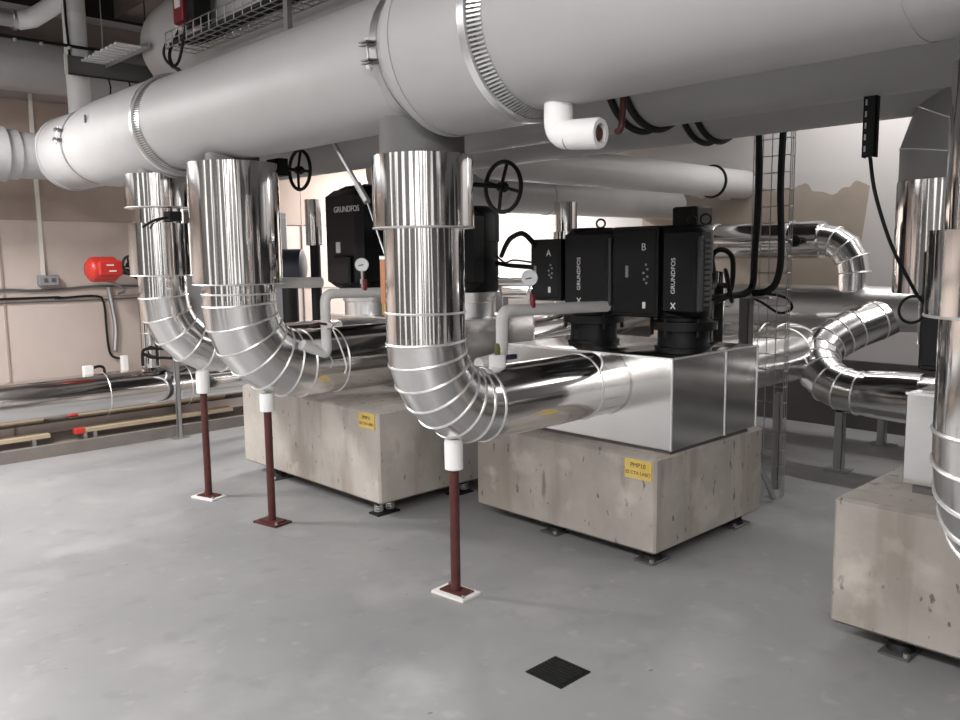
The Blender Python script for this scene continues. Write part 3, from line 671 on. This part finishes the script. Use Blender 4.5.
# high pipes against the left wall
hp = thing('clad_pipe', 'fat pale pipe high along the left wall', 'pipe', (1.5, 7.6, 3.18), 'pipes high on the left wall')
MB().cyl((-2.9, 7.58, 3.18), (7.0, 7.58, 3.18), .215, n=48).build('jacket', 'header', hp)
for x in (0.3, 5.0): MB().cyl((x, 7.58, 3.39), (x, 7.58, ZC), .009, n=8).build('hanger_rod', 'steel', hp)
sp_ = thing('clad_pipe', 'thin grey pipe above the fat pale pipe, ending at the white branch', 'pipe', (1.5, 7.45, 3.5), 'pipes high on the left wall')
MB().cyl((-2.9, 7.4, 3.47), (2.13, 7.4, 3.47), .055, n=28).build('jacket', 'header', sp_)
MB().lathe((2.09, 7.4, 3.47), (1,0,0), [(0,.055),(0,.075),(.03,.075),(.03,.055)], 24, False).build('flange', 'bead', sp_)
MB().cyl((0.5, 7.4, 3.52), (0.5, 7.4, ZC), .008, n=8).build('hanger_rod', 'steel', sp_)
wp = thing('white_pipe', 'white vertical pipe at upper left with a slanting branch', 'pipe', (2.45, 7.1, 2.9))
MB().cyl((2.45, 7.1, 2.55), (2.45, 7.1, ZC), .085, n=36).build('pipe', 'whitepipe', wp)
mitre_path([(2.45, 7.1, 3.66), (2.40, 7.14, 3.63), (2.22, 7.33, 3.49), (2.13, 7.40, 3.47)], .07, wp, 'branch', 'whitepipe', beads=False)
for z in (3.24, 3.28, 3.52): MB().torus((2.45, 7.1, z), (0,0,1), .085, .003, 36, 6).build('tape_ring', 'pale', wp)
MB().tube([(2.37, 7.03, ZC), (2.365, 7.03, 3.5), (2.375, 7.03, 3.2), (2.37, 7.03, 3.05)], .010, 8).build('tracing_cable', 'rubber', wp)
# cable rail and ladder
rl = thing('cable_rail', 'thin black cable rail with clips crossing in front of the fat pale pipe', 'cable rail', (1.9, 7.0, 3.26))
MB().box((-2.5, 6.99, 3.235), (2.78, 7.01, 3.255)).build('rail', 'blackmatt', rl)
for x in (1.98, 2.16, 2.36, 2.56): MB().cyl((x, 6.98, 3.215), (x, 6.98, 3.235), .014, n=10).build('clip', 'alu', rl)
for x in (1.2, 2.62): MB().cyl((x, 7.0, 3.255), (x, 7.0, ZC), .004, n=6).build('hanger_rod', 'steel', rl)
ld = thing('cable_ladder', 'grey steel ladder tray end at upper left with bright rungs', 'cable tray', (2.6, 6.6, 3.02), 'cable trays')
ra = MB()
ra.box((2.31, 6.92, 3.02), (3.35, 6.935, 3.16)); ra.box((2.31, 6.92, 3.02), (3.35, 6.96, 3.027)); ra.box((2.31, 6.92, 3.153), (3.35, 6.96, 3.16))
ra.build('side_rail', 'darksteel', ld)
for k in range(9):
    MB().box((2.42, 6.90-k*.085, 3.125), (2.60, 6.94-k*.085, 3.14)).build('rung', 'white', ld)  # white colour stands for the shine on the rungs
MB().box((2.60, 6.1, 3.10), (2.612, 6.95, 3.15)).build('side_rail', 'steel', ld)
MB().box((2.30, 6.915, 3.015), (2.318, 6.94, 3.165)).build('end_strip', 'pale', ld)
for x in (2.95, 3.25): MB().cyl((x, 6.95, 3.16), (x, 6.95, ZC), .004, n=6).build('hanger_rod', 'blackmatt', ld)
for x in (2.62, 2.78): MB().tube([(x, 6.93, 3.03), (x+.01, 6.92, 2.95), (x-.01, 6.90, 2.86)], .006, 6).build('tie_wire', 'blackmatt', ld)
def basket(t, o_, ax, n_ax, ln, wd, ht, step=.10, wr=.0035, name='wire_mesh', material='steel'):
    """U-section wire basket: o_ corner, ax long axis, n_ax width axis, third axis sides"""
    o_ = Vector(o_); a = Vector(ax); b_ = Vector(n_ax); c = a.cross(b_); mb = MB()
    prof = [(0, ht), (0, ht/2), (0, 0)] + [(wd*k/4, 0) for k in range(1, 5)] + [(wd, ht/2), (wd, ht)]
    for (p, q) in prof: mb.cyl(o_+b_*p+c*q, o_+a*ln+b_*p+c*q, wr, n=5)
    for k in range(int(ln/step)+1):
        s = o_+a*(k*step); P_ = [s+c*ht, s, s+b_*wd, s+b_*wd+c*ht]
        for i in range(3): mb.cyl(P_[i], P_[i+1], wr, n=5)
    return mb.build(name, material, t)
bt = thing('basket_tray', 'wire basket tray with black cables above the big main at top left', 'cable tray', (2.6, 5, 3.03), 'cable trays')
basket(bt, (2.40, 5.36, 2.935), (0,-1,0), (1,0,0), 6.2, .20, .095)
for y in (3.97, 1.6): MB().box((2.43, y-.02, 2.69), (2.46, y+.02, 2.94)).build('bracket', 'steel', bt)
for k, (x, z, r) in enumerate(((2.415, 2.958, .012), (2.45, 2.95, .010), (2.485, 2.955, .013), (2.52, 2.95, .011))):
    cable(('black cable lying along the outer side of the basket tray', 'thinner black cable second from the outside in the basket tray', 'thick black cable in the middle of the basket tray', 'black cable on the inner side of the basket tray')[k],
          [(x, 5.32-.05*k, z), (x+.01, 5.0, z), (x-.005, 4.2, z), (x+.01, 3.0, z), (x, .5, z)], r, group='cables in the basket tray')
rb = thing('control_box', 'red and grey control box on the bend at top left above the big main', 'control box', (2.479, 5.279, 3.161))
MB().rbox((2.442, 5.196, 3.078), (2.570, 5.324, 3.344), .008).build('cover', 'redplast', rb)
MB().rbox((2.437, 5.214, 3.170), (2.442, 5.288, 3.344), .001).build('face_plate', 'pale', rb)
MB().rbox((2.469, 5.095, 3.069), (2.589, 5.196, 3.344), .006).build('back_case', 'blackmatt', rb)
MB().box((2.497, 5.324, 3.060), (2.570, 5.416, 3.271)).build('bracket', 'pale', rb)
for k, P_ in enumerate(([(2.497, 5.370, 3.069), (2.451, 5.416, 2.931), (2.405, 5.279, 2.821), (2.387, 5.141, 2.839), (2.405, 5.049, 3.069)], [(2.525, 5.251, 3.069), (2.442, 5.370, 2.959), (2.368, 5.233, 2.812), (2.350, 5.067, 2.748), (2.341, 4.976, 2.647)], [(2.506, 5.600, 3.023), (2.442, 5.490, 2.940), (2.387, 5.324, 2.848), (2.368, 5.122, 2.757)])):
    cable(('looping black cable below the red control box', 'black cable from the red control box down onto the big main', 'black sensor cable from the bend to the big main')[k], P_, .009, group='cables below the red control box')

# ------------------------------------------------------------------ right-hand background
bh = thing('clad_pipe', 'bright clad pipe running low in front of the back wall', 'pipe', (6.9, 3, 1.14), 'clad pipes by the back wall')
MB().cyl((6.85, -2.9, 1.15), (6.85, 7.0, 1.15), .175, n=56).build('cladding', 'clad_dull', bh)
for y in (1.95, 3.6, 4.6): MB().torus((6.85, y, 1.15), (0,1,0), .175, .004, 48, 6).build('seam_ring', 'bead', bh)
for y in (.6, 4.2, 5.6): channel(6.85, y, 0, .98).build('support_post', 'steel', bh)
bu = thing('clad_pipe', 'bright clad bend turning down onto the low pipe by the back wall', 'pipe', (6.85, 2.85, 1.4), 'clad pipes by the back wall')
MB().cyl((6.85, 3.05, 1.70), (6.85, 5.6, 1.70), .155, n=48).build('cladding', 'clad_y', bu)
mitre_path([(6.85, 3.06+.0, 1.70), (6.85, 2.95, 1.68), (6.85, 2.86, 1.62), (6.85, 2.80, 1.53), (6.85, 2.78, 1.43), (6.85, 2.78, 1.28)], .125, bu, 'elbow', 'clad_gore')
for y in (3.3, 4.0): MB().lathe((6.85, y, 1.70), (0,1,0), [(0,.155),(0,.163),(.03,.163),(.03,.155)], 48, False).build('seam_ring', 'bead', bu)
MB().cyl((6.68, 3.2, 1.69), (6.62, 3.18, 1.69), .045, n=20).build('sensor_pocket', 'blackmatt', bu)
MB().cyl((6.85, 5.5, 1.3), (6.85, 5.5, 1.6), .10, n=32).build('down_leg', 'clad_z', bu)
us = thing('clad_pipe', 'bright segmented bend curling back beside the plinth at the right', 'pipe', (6.0, 2.3, .62))
mitre_path([(6.020, 0.600, 0.610), (6.020, 2.370, 0.595), (6.030, 2.490, 0.610), (6.060, 2.600, 0.645), (6.110, 2.690, 0.700), (6.180, 2.750, 0.765), (6.260, 2.775, 0.830), (6.350, 2.760, 0.895), (6.450, 2.710, 0.950), (6.550, 2.650, 1.000), (6.720, 2.550, 1.060), (6.86, 2.46, 1.12)], .155, us, 'elbow', 'clad_gore')
MB().lathe((6.02, 1.95, .60), (0,1,0), [(0,.155),(0,.178),(.12,.178),(.36,.165),(.36,.155)], 48, False).build('flange_cover', 'clad_y', us)
p1 = thing('channel_post', 'steel channel post below the segmented bend on the lit floor', 'post', (6.06, 2.5, 0), 'steel channel posts')
channel(6.05, 2.51, .01, .47, .06).build('channel', 'steel', p1); MB().box((5.97, 2.43, 0), (6.13, 2.59, .01)).build('foot_plate', 'steel', p1)
MB().box((6.02, 2.18, .44), (6.08, 2.54, .47)).build('arm', 'steel', p1)
p2 = thing('channel_post', 'short steel post further right near the back wall', 'post', (7.1, 2.62, 0), 'steel channel posts')
channel(7.10, 2.60, .01, .42, .06).build('channel', 'steel', p2); MB().box((7.02, 2.5, 0), (7.19, 2.70, .01)).build('foot_plate', 'steel', p2)
MB().box((7.08, 2.1, .42), (7.12, 3.05, .45)).build('cross_bar', 'steel', p2)
dp = thing('clad_pipe', 'bright clad pipe leaving the right side of the steel pump box', 'pipe', (5, 2.95, .82))
mitre_path([(4.45, 2.96, .83), (6.0, 2.93, .83), (6.2, 2.95, .83), (6.35, 3.03, .83), (6.45, 3.12, .83), (6.48, 3.3, .83), (6.48, 4.1, .83)], .20, dp, 'cladding', 'clad_gore')
channel(5.3, 2.62, 0, .66, .05).build('leg', 'steel', dp)
MB().tube([(4.62, 2.70, .66), (4.85, 2.55, .34), (5.0, 2.48, .02)], .02, 8, 0).build('brace', 'steel', dp)
MB().cyl((5.12, 3.05, .9), (5.30, 3.12, 1.45), .085, n=32).build('slanting_branch', 'clad_z', dp)
dq = thing('clad_pipe', 'bright clad pipe behind pump A leaving the twin pump', 'pipe', (5.5, 4.8, .95))
MB().cyl((4.5, 4.75, .88), (6.70, 4.75, .96), .19, n=48).build('cladding', 'clad_x', dq)
MB().cyl((5.6, 4.75, 1.0), (5.6, 4.75, 2.05), .10, n=32).build('riser', 'clad_z', dq)
for z in (1.25, 1.7): MB().lathe((5.6, 4.75, z), (0,0,1), [(0,.10),(0,.125),(.10,.125),(.10,.10)], 32, False).build('flange_cover', 'clad_z', dq)
# low service pipes behind pump A
for k, (x, z, r, lab) in enumerate(((5.9, 1.36, .06, 'upper small clad pipe crossing behind pump A'), (6.2, 1.23, .07, 'lower small clad pipe crossing behind pump A'))):
    t = thing('clad_pipe', lab, 'pipe', (x, 5, z), 'small pipes behind pump A')
    MB().cyl((x, 3.5, z), (x, 7.3, z), r, n=28).build('cladding', 'clad_y', t)
    channel(x, 5.9+.2*k, 0, z, .07).build('support_post', 'steel', t)
# steel frame, wire tray and cables beside pump B
fp = thing('channel_post', 'dark steel channel post with a top plate right of pump B', 'post', (5.0, 2.72, 0), 'steel channel posts')
channel(4.98, 2.70, .01, 1.31, .065).build('channel', 'darksteel', fp); MB().box((4.90, 2.62, 0), (5.06, 2.78, .01)).build('foot_plate', 'steel', fp)
MB().box((4.93, 2.52, 1.31), (5.03, 2.78, 1.325)).build('top_plate', 'steel', fp)
vt_ = thing('basket_tray', 'upright wire basket tray between the mains and the floor right of pump B', 'cable tray', (5.1, 2.55, 0), 'cable trays')
basket(vt_, (5.09, 2.485, 0.0), (0,0,1), (0,1,0), 2.42, .25, -.05, .105, .0032)
cable('left black cable dropping down the upright wire tray to pump B', [(5.01, 2.665, 2.42), (5.015, 2.655, 2.0), (5.005, 2.665, 1.6), (4.99, 2.665, 1.40), (4.93, 2.68, 1.345), (4.82, 2.72, 1.33), (4.55, 2.72, 1.33), (4.1, 2.62, 1.36)], .022, group='cables on the upright tray')
cable('right black cable dropping down the upright wire tray', [(5.01, 2.50, 2.42), (5.015, 2.51, 2.0), (5.00, 2.485, 1.6), (4.98, 2.50, 1.42), (4.96, 2.56, 1.355), (4.95, 2.64, 1.345)], .022, group='cables on the upright tray')
cable('black cable looping out at the foot of the upright tray cables', [(4.96, 2.74, 1.34), (5.05, 2.62, 1.34), (5.15, 2.52, 1.31), (5.2, 2.50, 1.24), (5.15, 2.56, 1.21), (5.05, 2.63, 1.28), (4.98, 2.72, 1.34)], .009, group='cables on the upright tray')
cable('black cable hooped up beside pump B', [(4.15, 2.50, 1.40), (4.45, 2.62, 1.42), (4.55, 2.70, 1.58), (4.6, 2.66, 1.62), (4.65, 2.62, 1.56), (4.7, 2.66, 1.36), (4.6, 2.7, 1.30)], .016, group='cables on the upright tray')
hv = thing('valve_handwheel', 'black valve handwheel right of pump B', 'valve', (4.7, 2.66, 1.3))
MB().cyl((4.72, 2.75, 1.02), (4.72, 2.75, 1.40), .03, n=16).build('valve_stem', 'blackmatt', hv)
mb = MB(); mb.torus((4.68, 2.66, 1.40), (.5,-.8,.2), .10, .012, 32, 8); mb.cyl((4.68,2.66,1.40), (4.72,2.75,1.40), .018, n=10)
for k in range(4):
    u, v = mb.frame((.5,-.8,.2)); a = .5+k*pi/2; mb.cyl((4.68,2.66,1.40), Vector((4.68,2.66,1.40))+(u*cos(a)+v*sin(a))*.10, .009, n=6)
mb.build('handwheel', 'blackmatt', hv)
tp = thing('junction_box', 'black junction box on a post behind the top of pump B', 'junction box', (5.15, 3.15, 0))
MB().rbox((5.05, 3.12, 1.74), (5.25, 3.32, 1.92), .01).build('box', 'black', tp)
channel(5.15, 3.23, 0, 1.74, .05).build('post', 'darksteel', tp)
MB().torus((5.10, 3.08, 1.83), (.7,.7,0), .035, .007, 20, 6).build('cable_loop', 'rubber', tp)
# cables left of pump A
cable('thick black cable arching into pump A from the left', [(4.2, 4.15, 1.60), (4.05, 3.95, 1.68), (3.95, 3.80, 1.72), (3.86, 3.62, 1.735), (3.80, 3.46, 1.66)], .017, group='cables left of pump A')
cable('black cable sagging level into the side of pump A', [(4.2, 4.2, 1.55), (4.1, 3.98, 1.535), (3.95, 3.72, 1.53), (3.82, 3.46, 1.525)], .015, group='cables left of pump A')
cable('thin black cable resting above the level one left of pump A', [(4.18, 4.18, 1.60), (4.08, 4.0, 1.555), (4.0, 3.85, 1.57), (3.90, 3.66, 1.565), (3.82, 3.46, 1.55)], .006, group='cables left of pump A')
# hanging strut with cable at the right
hk = thing('hanging_channel', 'short black perforated channel hanging below the mains at the right', 'strut', (3.1, 1.22, 2.1))
mb = MB(); mb.box((3.085, 1.20, 1.93), (3.089, 1.245, 2.20)); mb.box((3.085, 1.20, 1.93), (3.115, 1.204, 2.20)); mb.box((3.085, 1.241, 1.93), (3.115, 1.245, 2.20)); mb.build('channel', 'blackmatt', hk)
mb = MB()
for k in range(5): mb.box((3.083, 1.232, 1.95+k*.04), (3.0855, 1.238, 1.97+k*.04))
mb.build('slots', 'steel', hk)
cable('thin black cable hanging from the short channel to the right-hand pump', [(3.10, 1.222, 1.94), (3.11, 1.20, 1.80), (3.2, 1.17, 1.62), (3.35, 1.15, 1.48), (3.45, 1.15, 1.42), (3.60, 1.16, 1.375), (3.70, 1.17, 1.36)], .007, group='cables at the right')
mb = MB(); mb.torus((3.43, 1.165, 1.375), (.7,.7,.1), .052, .006, 32, 6)
tag(mb.build('cable_coil', 'rubber'), 'small coil of thin black cable hanging left of the right-hand pump', 'cable', 'cables at the right')
# behind the widest riser
cb = thing('control_cabinet', 'tall dark control cabinet against the left wall behind the tall motor', 'cabinet', (4.5, 7.6, .1))
MB().rbox((3.55, 7.34, .95), (4.42, 7.83, 2.05), .01).build('body', 'greybox', cb)
for k in range(4): MB().rbox((3.58+.21*k, 7.325, 1.0), (3.77+.21*k, 7.34, 2.0), .004).build('door', 'greybox', cb)
sr = thing('clad_pipe', 'bright steel riser beside the dark cabinet behind the tall motor', 'pipe', (4.55, 7.1, 0))
MB().cyl((4.45, 6.9, 1.72), (4.45, 6.9, 2.15), .085, n=32).build('cladding', 'clad_z', sr)
MB().cyl((4.45, 6.9, .0), (4.45, 6.9, 1.74), .05, n=24).build('pipe', 'blackmatt', sr)
bm_ = thing('pump_motor', 'round dark blue motor low behind the tall black motor', 'pump', (4.1, 6.2, .6))
MB().lathe((3.82, 6.60, 1.53), (.7,-.7,0), [(0,.09),(.02,.15),(.26,.15),(.28,.1)], 32).build('motor_housing', 'blue', bm_)
MB().cyl((3.92, 6.5, 0), (3.92, 6.5, 1.4), .07, n=20).build('pedestal', 'blackmatt', bm_)
MB().tube([(3.70, 6.52, 1.80), (3.77, 6.5, 1.74), (3.83, 6.5, 1.62)], .02, 8).build('handle', 'steel', bm_)

# floor drain
dr = thing('floor_drain', 'small square dark floor drain grate in the open floor at bottom', 'drain', (2.32, 2.005, 0))
MB().box((2.232, 1.915, .0), (2.408, 2.095, .004)).build('frame', 'blackmatt', dr)
g = MB()
for k in range(9): g.box((2.242+k*.0185, 1.925, .004), (2.252+k*.0185, 2.085, .008))
g.build('grate', 'rubber', dr)
